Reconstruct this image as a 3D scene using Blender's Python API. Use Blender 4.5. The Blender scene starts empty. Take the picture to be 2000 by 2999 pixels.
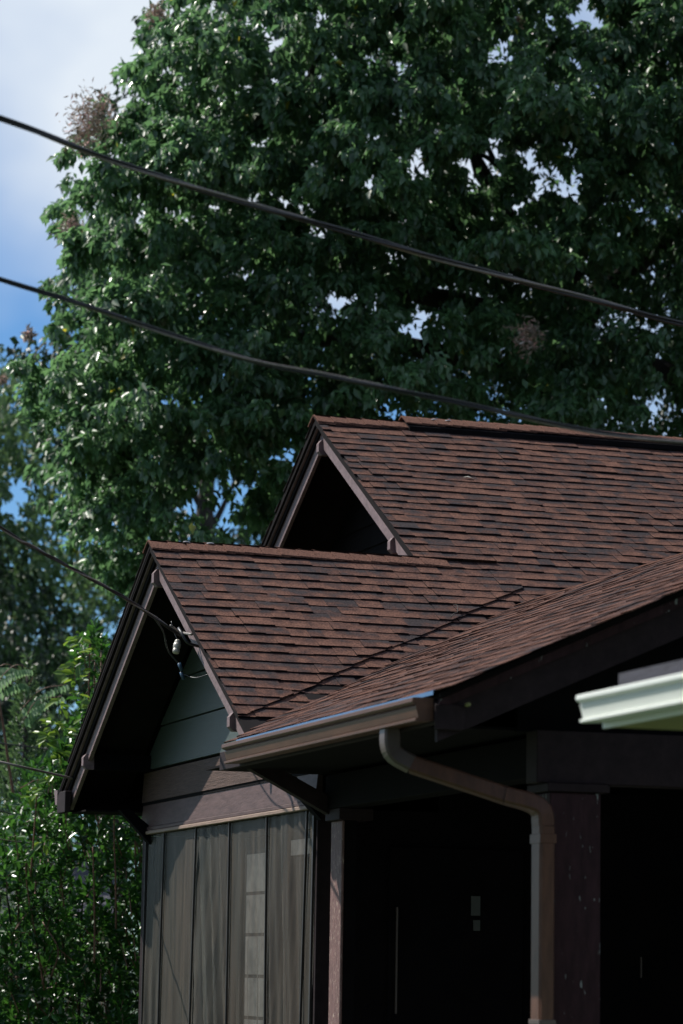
import bpy, bmesh, math, random
import numpy as np
from mathutils import Vector, Matrix, noise
random.seed(7); rng = np.random.default_rng(7)
sc = bpy.context.scene
C = sc.collection
R = math.radians

# ------------------------------------------------------------------ camera
EYE = Vector((0, 0, 1.6))
yaw, pitch, roll = R(17.54), R(8.64), R(0.89)
fwd = Vector((math.sin(yaw)*math.cos(pitch), math.cos(yaw)*math.cos(pitch), math.sin(pitch)))
rgt = fwd.cross(Vector((0, 0, 1))).normalized(); upv = rgt.cross(fwd)
CR = rgt*math.cos(roll) + upv*math.sin(roll); CU = -rgt*math.sin(roll) + upv*math.cos(roll)
cam = bpy.data.cameras.new('camera'); co = bpy.data.objects.new('camera', cam); C.objects.link(co)
M = Matrix((CR, CU, -fwd)).transposed().to_4x4(); M.translation = EYE; co.matrix_world = M
cam.sensor_fit = 'HORIZONTAL'; cam.sensor_width = 24; cam.lens = 8850/2000*24
cam.clip_start = 0.1; cam.clip_end = 3000
cam.dof.use_dof = True; cam.dof.focus_distance = 21.8; cam.dof.aperture_fstop = 2.6
sc.camera = co
FPX = 8850.
def at(px, py, dist):
    """a point of the place, from where it stands in the survey photograph (2000 px wide) and its distance"""
    return EYE + (fwd + CR*((px-1000)/FPX) - CU*((py-1499.5)/FPX))*dist

# ------------------------------------------------------------------ light
SUN = Vector((1, -1.08, -1.8)).normalized()
w = bpy.data.worlds.new('World'); sc.world = w; w.use_nodes = True
nt = w.node_tree; nt.nodes.clear()
N = nt.nodes.new; L = nt.links.new
sky = N('ShaderNodeTexSky'); sky.sky_type = 'NISHITA'; sky.sun_disc = False
sky.sun_elevation = math.asin(-SUN.z); sky.sun_rotation = math.atan2(-SUN.x, -SUN.y)
sky.air_density = 1.0; sky.dust_density = .15; sky.ozone_density = 4
tc = N('ShaderNodeTexCoord'); mp = N('ShaderNodeMapping'); mp.inputs['Scale'].default_value = (1, 1, 1.5); mp.inputs['Location'].default_value = (-1.987, -4.69, 3.585)
n1 = N('ShaderNodeTexNoise'); n1.inputs['Scale'].default_value = 3.2; n1.inputs['Detail'].default_value = 5; n1.inputs['Roughness'].default_value = .5
rp = N('ShaderNodeValToRGB'); rp.color_ramp.elements[0].position = .43; rp.color_ramp.elements[1].position = .62
mx = N('ShaderNodeMix'); mx.data_type = 'RGBA'
bg = N('ShaderNodeBackground'); bg.inputs['Strength'].default_value = .05
out = N('ShaderNodeOutputWorld')
L(tc.outputs['Generated'], mp.inputs['Vector']); L(mp.outputs[0], n1.inputs['Vector']); L(n1.outputs['Fac'], rp.inputs[0])
L(rp.outputs[0], mx.inputs[0]); gn = N('ShaderNodeMix'); gn.data_type = 'RGBA'; gn.blend_type = 'MULTIPLY'; gn.inputs[0].default_value = 1; gn.inputs[7].default_value = (.9, 1.25, 1.55, 1); L(sky.outputs[0], gn.inputs[6]); L(gn.outputs[2], mx.inputs[6]); mx.inputs[7].default_value = (10.9, 12.0, 13.3, 1)
L(mx.outputs[2], bg.inputs[0]); L(bg.outputs[0], out.inputs[0])
ld = bpy.data.lights.new('sun', 'SUN'); ld.energy = 5; ld.angle = R(.5); ld.color = (1, .95, .88)
lo = bpy.data.objects.new('sun', ld); C.objects.link(lo); lo.rotation_euler = SUN.to_track_quat('-Z', 'Y').to_euler()
lo.location = (-30, 30, 40)
sc.view_settings.view_transform = 'Standard'; sc.view_settings.look = 'None'
sc.view_settings.exposure = .5; sc.view_settings.gamma = 1

# ------------------------------------------------------------------ materials
def mat(name, col, rough=.6, var=.25, scale=6, bump=0., stretch=(1, 1, 1), spec=.5, chips=None, chipthr=.72, metal=0, grain=0, chipscale=30):
    m = bpy.data.materials.new(name); m.use_nodes = True; t = m.node_tree; n = t.nodes.new; l = t.links.new
    b = t.nodes['Principled BSDF']; b.inputs['Roughness'].default_value = rough; b.inputs['Specular IOR Level'].default_value = spec
    b.inputs['Metallic'].default_value = metal
    g = n('ShaderNodeNewGeometry'); k = n('ShaderNodeMapping'); k.inputs['Scale'].default_value = stretch
    tcn = n('ShaderNodeTexCoord'); l(tcn.outputs['Object'], k.inputs['Vector'])
    z = n('ShaderNodeTexNoise'); z.inputs['Scale'].default_value = scale; z.inputs['Detail'].default_value = 6; z.inputs['Roughness'].default_value = .65
    l(k.outputs[0], z.inputs['Vector'])
    r = n('ShaderNodeMapRange'); r.inputs['From Min'].default_value = .3; r.inputs['From Max'].default_value = .7
    r.inputs['To Min'].default_value = 1-var; r.inputs['To Max'].default_value = 1+var; l(z.outputs['Fac'], r.inputs[0])
    c = n('ShaderNodeMix'); c.data_type = 'RGBA'; c.blend_type = 'MULTIPLY'; c.inputs[0].default_value = 1
    c.inputs[6].default_value = (*col, 1); l(r.outputs[0], c.inputs[7]); last = c.outputs[2]
    if chips:
        z2 = n('ShaderNodeTexNoise'); z2.inputs['Scale'].default_value = chipscale; z2.inputs['Detail'].default_value = 3; l(k.outputs[0], z2.inputs['Vector'])
        r2 = n('ShaderNodeMapRange'); r2.inputs['From Min'].default_value = chipthr; r2.inputs['From Max'].default_value = chipthr+.03; l(z2.outputs['Fac'], r2.inputs[0])
        c2 = n('ShaderNodeMix'); c2.data_type = 'RGBA'; l(r2.outputs[0], c2.inputs[0]); l(last, c2.inputs[6]); c2.inputs[7].default_value = (*chips, 1); last = c2.outputs[2]
    l(last, b.inputs['Base Color'])
    if bump:
        bp = n('ShaderNodeBump'); bp.inputs['Strength'].default_value = bump; bp.inputs['Distance'].default_value = .01
        l(z.outputs['Fac'], bp.inputs['Height']); l(bp.outputs[0], b.inputs['Normal'])
    return m

M_ = {}
M_['mauve'] = mat('mauve_brown_paint', (.165, .118, .120), .55, .28, 5, .5, (3, 3, 3), spec=.2, chips=(.07, .055, .055), chipthr=.70, chipscale=14)
M_['fascia'] = mat('dark_brown_paint', (.019, .0115, .0125), .7, .3, 5, .3, (3, 1, 3), spec=.15)
M_['board'] = mat('weathered_brown_board', (.085, .056, .047), .6, .4, 5, .7, (6, 1, 22), spec=.15)
M_['board2'] = mat('plum_brown_board', (.092, .060, .057), .55, .3, 4, .5, (3, 1, 5), spec=.2)
M_['trim'] = mat('worn_trim', (0.224, 0.154, 0.1155), .6, .3, 7, .5, (6, 1, 20))
M_['green'] = mat('sage_green_siding', (.055, .074, .067), .5, .12, 4, .3, (4, 1, 12))
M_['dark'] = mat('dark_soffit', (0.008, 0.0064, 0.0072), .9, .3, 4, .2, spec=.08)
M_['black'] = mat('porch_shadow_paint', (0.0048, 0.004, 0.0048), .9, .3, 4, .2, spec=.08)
M_['column'] = mat('chipped_oxblood_paint', (.030, .013, .015), .7, .35, 5, .4, (5, 5, 1.2), spec=.15, chips=(.22, .23, .22), chipthr=.665, chipscale=9)
M_['post'] = mat('flaking_mauve_paint', (0.154, 0.091, 0.084), .6, .35, 6, .6, (8, 8, 1.6), spec=.2, chips=(.42, .33, .27), chipthr=.63, chipscale=14)
M_['gutter'] = mat('brown_gutter_metal', (.09, .042, .026), .42, .28, 3, 0, (2, .8, 5), spec=.25)
M_['pipe'] = mat('brown_downspout_metal', (.085, .038, .023), .42, .3, 6, 0, (4, 4, 1), spec=.25)
M_['pipegrey'] = mat('faded_elbow_metal', (.065, .045, .038), .4, .2, 5)
M_['white'] = mat('pale_green_white_metal', (.70, .73, .68), .4, .04, 3)
M_['cream'] = mat('cream_soffit', (0.238, 0.231, 0.084), .6, .1, 4)
M_['blue'] = mat('sky_blue_drip_metal', (.045, .13, .28), .3, .15, 3)  # sky reflected in the drip metal, put into its base colour
M_['wire'] = mat('black_cable', (.012, .012, .015), .45, .2, 20)
M_['bare'] = mat('bare_aluminium_cable', (0.184, 0.16, 0.144), .5, .25, 30)
M_['porcelain'] = mat('porcelain', (0.44, 0.416, 0.36), .25, .15, 20)
M_['bluecon'] = mat('connector', (.03, .07, .12), .3, .2, 20)
M_['batten'] = mat('batten', (.02, .016, .016), .5, .3, 5)
M_['dab'] = mat('grey_sealant', (.17, .17, .19), .5, .3, 40)
M_['grass'] = mat('lawn', (.03, .055, .02), .9, .5, 1.2, .4)
M_['ground'] = mat('soil', (.05, .045, .03), .9, .4, .8)
M_['bark'] = mat('bark', (.030, .024, .021), .85, .4, 6, .9, (1, 1, .3))
M_['barklit'] = mat('sunlit_bark', (.12, .10, .06), .85, .4, 6, .9, (1, 1, .3))  # copy of the bark, lightened as if the sun were on it
M_['twig'] = mat('red_brown_twig', (.15, .07, .045), .6, .35, 20, .4, (1, 1, .3))
M_['slate'] = mat('grey_asphalt_roof', (.035, .036, .05), .85, .3, 12, .5, (1, 1, 6))
M_['wall_cream'] = mat('cream_wall', (.5, .42, .30), .7, .12, 4)
M_['pane'] = mat('pale_blind', (.27, .27, .25), .5, .55, 7)  # strong mottling paints leaf shade onto the blind
M_['dimpane'] = mat('dim_pane', (.035, .038, .03), .4, .15, 3)
M_['concrete'] = mat('concrete', (.3, .29, .27), .85, .2, 5)

def leaf_mat(name, c_dark, c_light, c_yellow, rough=.38, trans=.3, spec=.5, yfrom=.96, coat=0):
    m = bpy.data.materials.new(name); m.use_nodes = True; t = m.node_tree; n = t.nodes.new; l = t.links.new
    b = t.nodes['Principled BSDF']; o = t.nodes['Material Output']
    a = n('ShaderNodeAttribute'); a.attribute_name = 'tone'
    r = n('ShaderNodeValToRGB'); e = r.color_ramp.elements
    e[0].position = 0; e[0].color = (*c_dark, 1); e[1].position = yfrom-.06; e[1].color = (*c_light, 1)
    x = e.new(yfrom); x.color = (*c_yellow, 1)
    x = e.new(min(1, yfrom+.035)); x.color = (c_yellow[0], c_yellow[1]*.62, c_yellow[2]*.6, 1)
    l(a.outputs['Fac'], r.inputs[0]); l(r.outputs[0], b.inputs['Base Color'])
    b.inputs['Roughness'].default_value = rough; b.inputs['Specular IOR Level'].default_value = spec
    b.inputs['Coat Weight'].default_value = coat; b.inputs['Coat Roughness'].default_value = .15 if coat < .5 else .38
    tr = n('ShaderNodeBsdfTranslucent'); hs = n('ShaderNodeHueSaturation'); hs.inputs['Value'].default_value = 1.9; hs.inputs['Hue'].default_value = .485
    l(r.outputs[0], hs.inputs['Color']); l(hs.outputs[0], tr.inputs[0])
    ms = n('ShaderNodeMixShader'); ms.inputs[0].default_value = trans
    l(b.outputs[0], ms.inputs[1]); l(tr.outputs[0], ms.inputs[2]); l(ms.outputs[0], o.inputs[0])
    return m
M_['leaf'] = leaf_mat('tree_leaf', (.014, .045, .022), (.100, .215, .080), (.34, .38, .03), .48, .44, .9, .985, .25)
M_['leafbg'] = leaf_mat('far_leaf', (.022, .060, .026), (.08, .15, .05), (.13, .17, .03), .42, .3, .5, .985)
M_['leafdark'] = leaf_mat('shade_leaf', (.005, .015, .007), (.018, .048, .017), (.08, .12, .02), .45, .2, .4, .99)  # dark copy of the leaf, crown's inner shade put into its colour
M_['shrub'] = leaf_mat('glossy_shrub_leaf', (.010, .048, .009), (.042, .145, .020), (.32, .24, .02), .33, .3, .5, .985, .1)
M_['shruby'] = leaf_mat('yellowing_leaf', (.06, .14, .02), (.16, .26, .03), (.42, .22, .02), .35, .35, .5, .6)
M_['frond'] = leaf_mat('frond_leaf', (.07, .15, .07), (.15, .26, .12), (.25, .3, .1), .4, .4, .5, .97)
M_['nest'] = leaf_mat('web_nest_tan', (.20, .15, .11), (.40, .33, .27), (.55, .52, .48), .8, .08, .2, .8)

def shingle_material():
    m = bpy.data.materials.new('asphalt_shingle'); m.use_nodes = True; t = m.node_tree; n = t.nodes.new; l = t.links.new
    b = t.nodes['Principled BSDF']; b.inputs['Roughness'].default_value = .9; b.inputs['Specular IOR Level'].default_value = .06
    a = n('ShaderNodeAttribute'); a.attribute_name = 'tone'
    uv = n('ShaderNodeUVMap'); uv.uv_map = 'uv'; sx = n('ShaderNodeSeparateXYZ'); l(uv.outputs[0], sx.inputs[0])
    tcn = n('ShaderNodeTexCoord'); g1 = n('ShaderNodeNewGeometry')
    nz = n('ShaderNodeTexNoise'); nz.inputs['Scale'].default_value = 9; nz.inputs['Detail'].default_value = 4; l(g1.outputs['Position'], nz.inputs['Vector'])
    gr = n('ShaderNodeTexNoise'); gr.inputs['Scale'].default_value = 85; gr.inputs['Detail'].default_value = 2; l(g1.outputs['Position'], gr.inputs['Vector'])
    big = n('ShaderNodeTexNoise'); big.inputs['Scale'].default_value = 1.3; big.inputs['Detail'].default_value = 3; l(g1.outputs['Position'], big.inputs['Vector'])
    # redness = tone - band(v) + noise
    def ma(op, x, y, clamp=False):
        k = n('ShaderNodeMath'); k.operation = op; k.use_clamp = clamp
        for i, q in enumerate((x, y)):
            if isinstance(q, (int, float)): k.inputs[i].default_value = q
            else: l(q, k.inputs[i])
        return k.outputs[0]
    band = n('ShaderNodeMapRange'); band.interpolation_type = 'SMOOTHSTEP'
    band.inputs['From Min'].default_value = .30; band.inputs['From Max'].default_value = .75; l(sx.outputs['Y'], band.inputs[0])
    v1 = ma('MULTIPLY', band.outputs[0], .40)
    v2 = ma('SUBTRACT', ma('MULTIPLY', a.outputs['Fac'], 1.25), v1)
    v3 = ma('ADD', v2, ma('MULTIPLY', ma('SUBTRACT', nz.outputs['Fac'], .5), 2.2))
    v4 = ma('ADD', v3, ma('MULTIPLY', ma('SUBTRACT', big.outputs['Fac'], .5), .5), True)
    r = n('ShaderNodeValToRGB'); e = r.color_ramp.elements
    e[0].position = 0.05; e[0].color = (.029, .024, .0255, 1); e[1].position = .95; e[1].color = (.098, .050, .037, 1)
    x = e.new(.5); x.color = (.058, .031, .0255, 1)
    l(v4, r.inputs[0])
    sp = n('ShaderNodeMapRange'); sp.inputs['From Min'].default_value = .3; sp.inputs['From Max'].default_value = .7; sp.inputs['To Min'].default_value = .5; sp.inputs['To Max'].default_value = 1.75
    l(gr.outputs['Fac'], sp.inputs[0])
    c = n('ShaderNodeMix'); c.data_type = 'RGBA'; c.blend_type = 'MULTIPLY'; c.inputs[0].default_value = 1; l(r.outputs[0], c.inputs[6]); l(sp.outputs[0], c.inputs[7])
    cutm = n('ShaderNodeMapRange'); cutm.inputs['From Min'].default_value = -.9; cutm.inputs['From Max'].default_value = -.5; l(a.outputs['Fac'], cutm.inputs[0])
    ce = n('ShaderNodeMix'); ce.data_type = 'RGBA'; l(cutm.outputs[0], ce.inputs[0]); ce.inputs[6].default_value = (.010, .009, .010, 1); l(c.outputs[2], ce.inputs[7])  # butt colour: black asphalt edge with the course shadow painted in
    l(ce.outputs[2], b.inputs['Base Color'])
    bp = n('ShaderNodeBump'); bp.inputs['Strength'].default_value = .35; bp.inputs['Distance'].default_value = .004; l(gr.outputs['Fac'], bp.inputs['Height']); l(bp.outputs[0], b.inputs['Normal'])
    return m
M_['shingle'] = shingle_material()

def curtain_material():
    m = bpy.data.materials.new('olive_shade_cloth'); m.use_nodes = True; t = m.node_tree; n = t.nodes.new; l = t.links.new
    b = t.nodes['Principled BSDF']; o = t.nodes['Material Output']; b.inputs['Roughness'].default_value = .45; b.inputs['Specular IOR Level'].default_value = .2
    tcn = n('ShaderNodeTexCoord'); k = n('ShaderNodeMapping'); k.inputs['Scale'].default_value = (1, 9, .7); l(tcn.outputs['Object'], k.inputs['Vector'])
    z = n('ShaderNodeTexNoise'); z.inputs['Scale'].default_value = 2.2; z.inputs['Detail'].default_value = 5; l(k.outputs[0], z.inputs['Vector'])
    oi = n('ShaderNodeObjectInfo')
    r = n('ShaderNodeValToRGB'); e = r.color_ramp.elements
    e[0].position = .3; e[0].color = (0.042, 0.0448, 0.0392, 1); e[1].position = .72; e[1].color = (0.119, 0.1134, 0.0945, 1)
    l(z.outputs['Fac'], r.inputs[0])
    k2 = n('ShaderNodeMapping'); k2.inputs['Scale'].default_value = (1, 1.1, .35); l(tcn.outputs['Object'], k2.inputs['Vector'])
    z2 = n('ShaderNodeTexNoise'); z2.inputs['Scale'].default_value = 1.3; l(k2.outputs[0], z2.inputs['Vector'])
    mr = n('ShaderNodeMapRange'); mr.inputs['From Min'].default_value = .35; mr.inputs['From Max'].default_value = .65; l(z2.outputs['Fac'], mr.inputs[0])
    c = n('ShaderNodeMix'); c.data_type = 'RGBA'; l(mr.outputs[0], c.inputs[0]); l(r.outputs[0], c.inputs[6])
    c1 = n('ShaderNodeMix'); c1.data_type = 'RGBA'; c1.blend_type = 'MULTIPLY'; c1.inputs[0].default_value = 1; l(r.outputs[0], c1.inputs[6]); c1.inputs[7].default_value = (1.1, .92, .86, 1)
    l(c1.outputs[2], c.inputs[7]); l(c.outputs[2], b.inputs['Base Color'])
    tr = n('ShaderNodeBsdfTransparent'); ms = n('ShaderNodeMixShader'); ms.inputs[0].default_value = .42
    l(b.outputs[0], ms.inputs[1]); l(tr.outputs[0], ms.inputs[2]); l(ms.outputs[0], o.inputs[0])
    return m
M_['cloth'] = curtain_material()

# ------------------------------------------------------------------ object helpers
def tag(o, label=None, cat=None, group=None, kind=None):
    if label: o['label'] = label
    if cat: o['category'] = cat
    if group: o['group'] = group
    if kind: o['kind'] = kind
    return o
def empty(name, loc, label, cat, group=None):
    o = bpy.data.objects.new(name, None); C.objects.link(o); o.location = loc; o.empty_display_size = .2
    return tag(o, label, cat, group)
def link(name, me, m, parent=None, loc=None):
    o = bpy.data.objects.new(name, me); C.objects.link(o)
    if m and not me.materials: me.materials.append(m)
    if parent: o.parent = parent
    if loc is not None: o.location = loc
    return o
def mesh(name, vs, fs, m, parent=None, smooth=False):
    me = bpy.data.meshes.new(name); me.from_pydata([tuple(v) for v in vs], [], fs); me.update()
    bm = bmesh.new(); bm.from_mesh(me); bmesh.ops.recalc_face_normals(bm, faces=bm.faces); bm.to_mesh(me); bm.free()
    if smooth:
        for p in me.polygons: p.use_smooth = True
    return link(name, me, m, parent)
BOXF = [(0,1,2,3),(7,6,5,4),(0,4,5,1),(1,5,6,2),(2,6,7,3),(3,7,4,0)]
def box(name, x0, x1, y0, y1, z0, z1, m, parent, bevel=.004):
    vs = [(x0,y0,z0),(x1,y0,z0),(x1,y1,z0),(x0,y1,z0),(x0,y0,z1),(x1,y0,z1),(x1,y1,z1),(x0,y1,z1)]
    o = mesh(name, vs, BOXF, m, parent)
    if bevel:
        bm = bmesh.new(); bm.from_mesh(o.data); bmesh.ops.bevel(bm, geom=bm.edges[:], offset=bevel, segments=1, affect='EDGES'); bm.to_mesh(o.data); bm.free()
    return o
def prism(name, poly, d, m, parent):
    """poly: list of 3-D points of one face, d: extrusion vector"""
    n = len(poly); d = Vector(d); a = [Vector(p) for p in poly]; vs = a + [p+d for p in a]
    fs = [tuple(range(n)), tuple(range(2*n-1, n-1, -1))] + [(i, (i+1) % n, n+(i+1) % n, n+i) for i in range(n)]
    return mesh(name, vs, fs, m, parent)
def tube_geo(pts, rad, seg=8, vs=None, fs=None, cap=True):
    vs = [] if vs is None else vs; fs = [] if fs is None else fs
    pts = [Vector(p) for p in pts]; n = len(pts)
    if not hasattr(rad, '__len__'): rad = [rad]*n
    t0 = (pts[1]-pts[0]).normalized(); ref = Vector((0, 0, 1)) if abs(t0.z) < .9 else Vector((1, 0, 0))
    a = t0.cross(ref).normalized(); base = len(vs)
    for i, p in enumerate(pts):
        t = (pts[min(i+1, n-1)]-pts[max(i-1, 0)]).normalized()
        a = (a - t*a.dot(t)).normalized(); b = t.cross(a)
        for k in range(seg):
            q = 2*math.pi*k/seg; vs.append(p + (a*math.cos(q)+b*math.sin(q))*rad[i])
    for i in range(n-1):
        for k in range(seg):
            k2 = (k+1) % seg; o = base+i*seg
            fs.append((o+k, o+k2, o+seg+k2, o+seg+k))
    if cap:
        fs.append(tuple(range(base+seg-1, base-1, -1))); fs.append(tuple(range(base+(n-1)*seg, base+n*seg)))
    return vs, fs
def tube(name, pts, rad, m, parent=None, seg=8):
    vs, fs = tube_geo(pts, rad, seg); return mesh(name, vs, fs, m, parent, smooth=True)
def spline(pts, n):
    """Catmull-Rom through the points"""
    P = [Vector(p) for p in pts]; P = [P[0]*2-P[1]] + P + [P[-1]*2-P[-2]]; o = []
    for i in range(1, len(P)-2):
        for k in range(n):
            t = k/n; a, b, c, d = P[i-1:i+3]
            o.append(.5*((2*b)+(c-a)*t+(2*a-5*b+4*c-d)*t*t+(3*b-a-3*c+d)*t**3))
    o.append(P[-2]); return o

# ================================================================== ground
G = mesh('ground', [(-400,-200,0),(400,-200,0),(400,900,0),(-400,900,0)], [(0,1,2,3)], M_['grass']); tag(G, kind='structure')

# ================================================================== the brown house
ZA = 4.728                       # height of the front gable's peak
house = empty('brown_house', (5.357, 21.676, 0), 'dark brown bungalow with reddish asphalt shingle roof, two stepped gables and a porch', 'house')
def Hh(x, y, z): return Vector((x, y, z+ZA))
T = .5744; AN = math.atan(T)     # main pitch
TP = .444; APN = math.atan(TP)   # porch pitch
XR, YV = 2.80, -.57              # porch ridge x, valley top y
ZR = -.36

# ---- roof decks (thickness below the shingles)
def slab(name, pts, th, m, parent):
    return prism(name, [Hh(*p) for p in pts], (0, 0, -th), m, parent)
def zs(y): return T*y            # right-hand slope, both gables
D0 = -.012
roof = slab('roof', [(0.0,0,D0),(0,-2.9,zs(-2.9)+D0),(2.1,-2.9,zs(-2.9)+D0),(2.1,0,D0)], .03, M_['dark'], house)
def deck(pts, th=.03): return slab('roof_deck', [(p[0], p[1], p[2]+D0) for p in pts], th, M_['dark'], roof)
deck([(2.104,2.72,zs(2.72)),(2.104,-2.9,zs(-2.9)),(12,-2.9,zs(-2.9)),(12,2.72,zs(2.72))])
deck([(0,0.004,-.002),(2.7,0.004,-.002),(2.7,2.95,-zs(2.95)),(0,2.95,-zs(2.95))])
deck([(2.104,2.724,1.56),(12,2.724,1.56),(12,8.3,1.56-T*5.58),(2.104,8.3,1.56-T*5.58)])
XE = -.22; ZE = ZR - TP*(XR-XE)
deck([(XE,-7.14,ZE),(XR,-7.14,ZR),(XR,YV,ZR),(.1,-2.66,ZR-TP*(XR-.1)),(XE,-3.2,ZE)])
deck([(XR+.004,-7.14,ZR),(2*XR-XE,-7.14,ZE),(2*XR-XE,-2.6,ZE),(XR+.004,YV,ZR)])

# ---- shingles
EXP = .1485
def sag(x, y):                   # an old roof is never quite flat
    v = Vector((x*.9, y*1.1, 3.1))
    return .016*noise.noise(v) + .008*noise.noise(v*2.7)
def tab_geo(th, tone, seed):
    """one shingle tab: x across -.5..+.5, y up the slope 0..1 (1 = one exposure), z in metres"""
    r = random.Random(seed); xs = [-.5, -.17, .17, .5]; jit = [r.uniform(-.02, .02) for _ in xs]
    vs = []; uv = []
    for x, j in zip(xs, jit): vs.append((x, j, th+r.uniform(-.001, .001))); uv.append((x+.5, 0))
    for x in xs: vs.append((x, 1.25, 0.0)); uv.append((x+.5, 1.25))
    for x, j in zip(xs, jit): vs.append((x, j+.01, -.004)); uv.append((x+.5, 0))
    fs = [(0,1,5,4),(1,2,6,5),(2,3,7,6),(8,9,1,0),(9,10,2,1),(10,11,3,2),(8,0,4),(11,7,3)]
    return vs, fs, uv
class Field:
    def __init__(self): self.v = []; self.f = []; self.t = []; self.u = []
    def add(self, geo, tone, mtx, cut=True):
        vs, fs, uv = geo; b = len(self.v)
        self.v += [mtx @ Vector(p) for p in vs]; self.f += [tuple(b+i for i in f) for f in fs]
        self.t += [tone if i < 3 or len(fs) != 8 or not cut else -1 for i in range(len(fs))]  # butts near-black: cut asphalt plus a painted shadow line under each course
        for f in fs: self.u += [uv[i] for i in f]
    def mesh(self, name):
        me = bpy.data.meshes.new(name); me.from_pydata([tuple(p) for p in self.v], [], self.f)
        a = me.attributes.new('tone', 'FLOAT', 'FACE'); a.data.foreach_set('value', self.t)
        u = me.uv_layers.new(name='uv'); u.data.foreach_set('uv', [c for q in self.u for c in q])
        me.update(); return me
variants = []
for th in (.0145, .010):
    for k, tone in enumerate([.22, .3, .38, .46, .52, .58, .64, .72, .8]):
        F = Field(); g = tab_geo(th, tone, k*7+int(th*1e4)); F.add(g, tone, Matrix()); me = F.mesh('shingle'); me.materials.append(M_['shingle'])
        variants.append((th, tone, g, me))
thick = variants[:9]; thin = variants[9:]
def shingles(origin, along, up, n_rows, s_range, keep, wscale=1.0, amp=1.0, exp=EXP):
    """returns list of (variant, matrix) ; along/up unit vectors on the slope, origin at the lowest left corner"""
    along = Vector(along).normalized(); up = Vector(up).normalized(); nrm = along.cross(up).normalized()
    if nrm.z < 0: nrm = -nrm
    res = []
    for r in range(n_rows):
        s = s_range[0] - random.uniform(0, .3); hi = random.random() < .5; rowj = random.uniform(-.003, .003)
        while s < s_range[1]:
            wd = random.uniform(.10, .24)*wscale; c = s+wd/2
            P = origin + along*c + up*(r*exp+rowj)
            if keep(c, P):
                v = random.choice(thick if hi else thin)
                if random.random() < .55: v = random.choice((thick if hi else thin)[3:8])
                P = P + up*((.026*noise.noise(Vector((c*.7, r*.16, 9.2)))+.004*noise.noise(Vector((c*3, r, 4))))*amp) + nrm*(sag(P.x, P.y)*amp + .002)
                # local frame: x = along, y = up the slope, z = normal
                ax = along if along.cross(up).dot(nrm) > 0 else -along
                tilt = .010*noise.noise(Vector((c*1.7, r*.9, 1.2)))
                m = Matrix((ax*(wd+.004), (up*exp + nrm*tilt*.3), nrm)).transposed().to_4x4(); m.translation = P
                res.append((v, m, wd))
            s += wd; hi = not hi if random.random() < .8 else hi
    return res
up_s = Vector((0, math.cos(AN), math.sin(AN)))
def valley_y(x): return YV - (XR-x)*(2.695-.57)/(XR-.062) if x < XR else YV-(x-XR)*.78
CUT = .13
# S slope, front part (x 0..2.1) and main part
tabs = []
rows_f = 20
o1 = Hh(0, -20*EXP*math.cos(AN), -20*EXP*math.sin(AN))
rows_all = 20+int(round(2.72/(EXP*math.cos(AN))))
def left_edge(y): return -.012 if y < -.03 else 2.088
tabs = shingles(o1, (1,0,0), up_s, rows_all, (-.1, 9.5), lambda c, P: P.y > valley_y(P.x)-.25 and P.x > left_edge(P.y)-.25)
def clipx(tl, xf):
    o = []
    for v, m, wd in tl:
        xmin = xf(m.translation.y); l_ = m.translation.x - wd/2
        if l_ < xmin:
            nw = m.translation.x + wd/2 - xmin
            if nw < .03: continue
            m = m.copy(); m.translation.x = xmin+nw/2
            for i in range(3): m[i][0] *= nw/wd
            wd = nw
        o.append((v, m, wd))
    return o
tabs = clipx(tabs, left_edge)
def near_valley(m): return m.translation.y < valley_y(m.translation.x)+CUT+.22
cam_l = EYE - Vector((5.357, 21.676, 0))
clear = [t for t in tabs if not near_valley(t[1]) or t[1].translation.x >= XR-.05]
cutset = [t for t in tabs if near_valley(t[1]) and t[1].translation.x < XR-.05]
def score(t): return t[2]/((t[1].translation-cam_l).length**2) * (1 if t[1].translation.x < 5.2 else .01)
clear.sort(key=score, reverse=True)
for (v, m, wd) in clear[:300]:
    o = bpy.data.objects.new('shingle', v[3]); C.objects.link(o); o.parent = roof; o.matrix_local = m
F = Field()
for (v, m, wd) in clear[300:]: F.add(v[2], v[1], m)
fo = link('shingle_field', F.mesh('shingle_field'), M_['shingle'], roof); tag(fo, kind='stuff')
# shingles cut off along the valley
F = Field()
for (v, m, wd) in cutset: F.add(v[2], v[1], Matrix.Translation((0,0,.003)) @ m)
me = F.mesh('valley_cut_shingle')
bm = bmesh.new(); bm.from_mesh(me)
pa = Hh(.062, -2.695+CUT, 0); pb = Hh(XR, YV+CUT, 0); dv = (pb-pa); nn = Vector((dv.y, -dv.x, 0)).normalized()
bmesh.ops.bisect_plane(bm, geom=bm.verts[:]+bm.edges[:]+bm.faces[:], plane_co=pa, plane_no=nn, clear_outer=True)
bm.to_mesh(me); bm.free()
tag(link('valley_cut_shingles', me, M_['shingle'], roof), kind='stuff')
# the lower layer that shows below the cut line
F = Field()
low = shingles(o1-Vector((0,0,.012)), (1,0,0), up_s, rows_all-4, (0.0, 6), lambda c, P: valley_y(P.x)-.15 < P.y < valley_y(P.x)+CUT+.1 and 0 < P.x < XR+.12)
for (v, m, wd) in low: F.add(v[2], v[1], m)
me = F.mesh('valley_shingles')
tag(link('valley_shingles', me, M_['shingle'], roof), kind='stuff')
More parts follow.
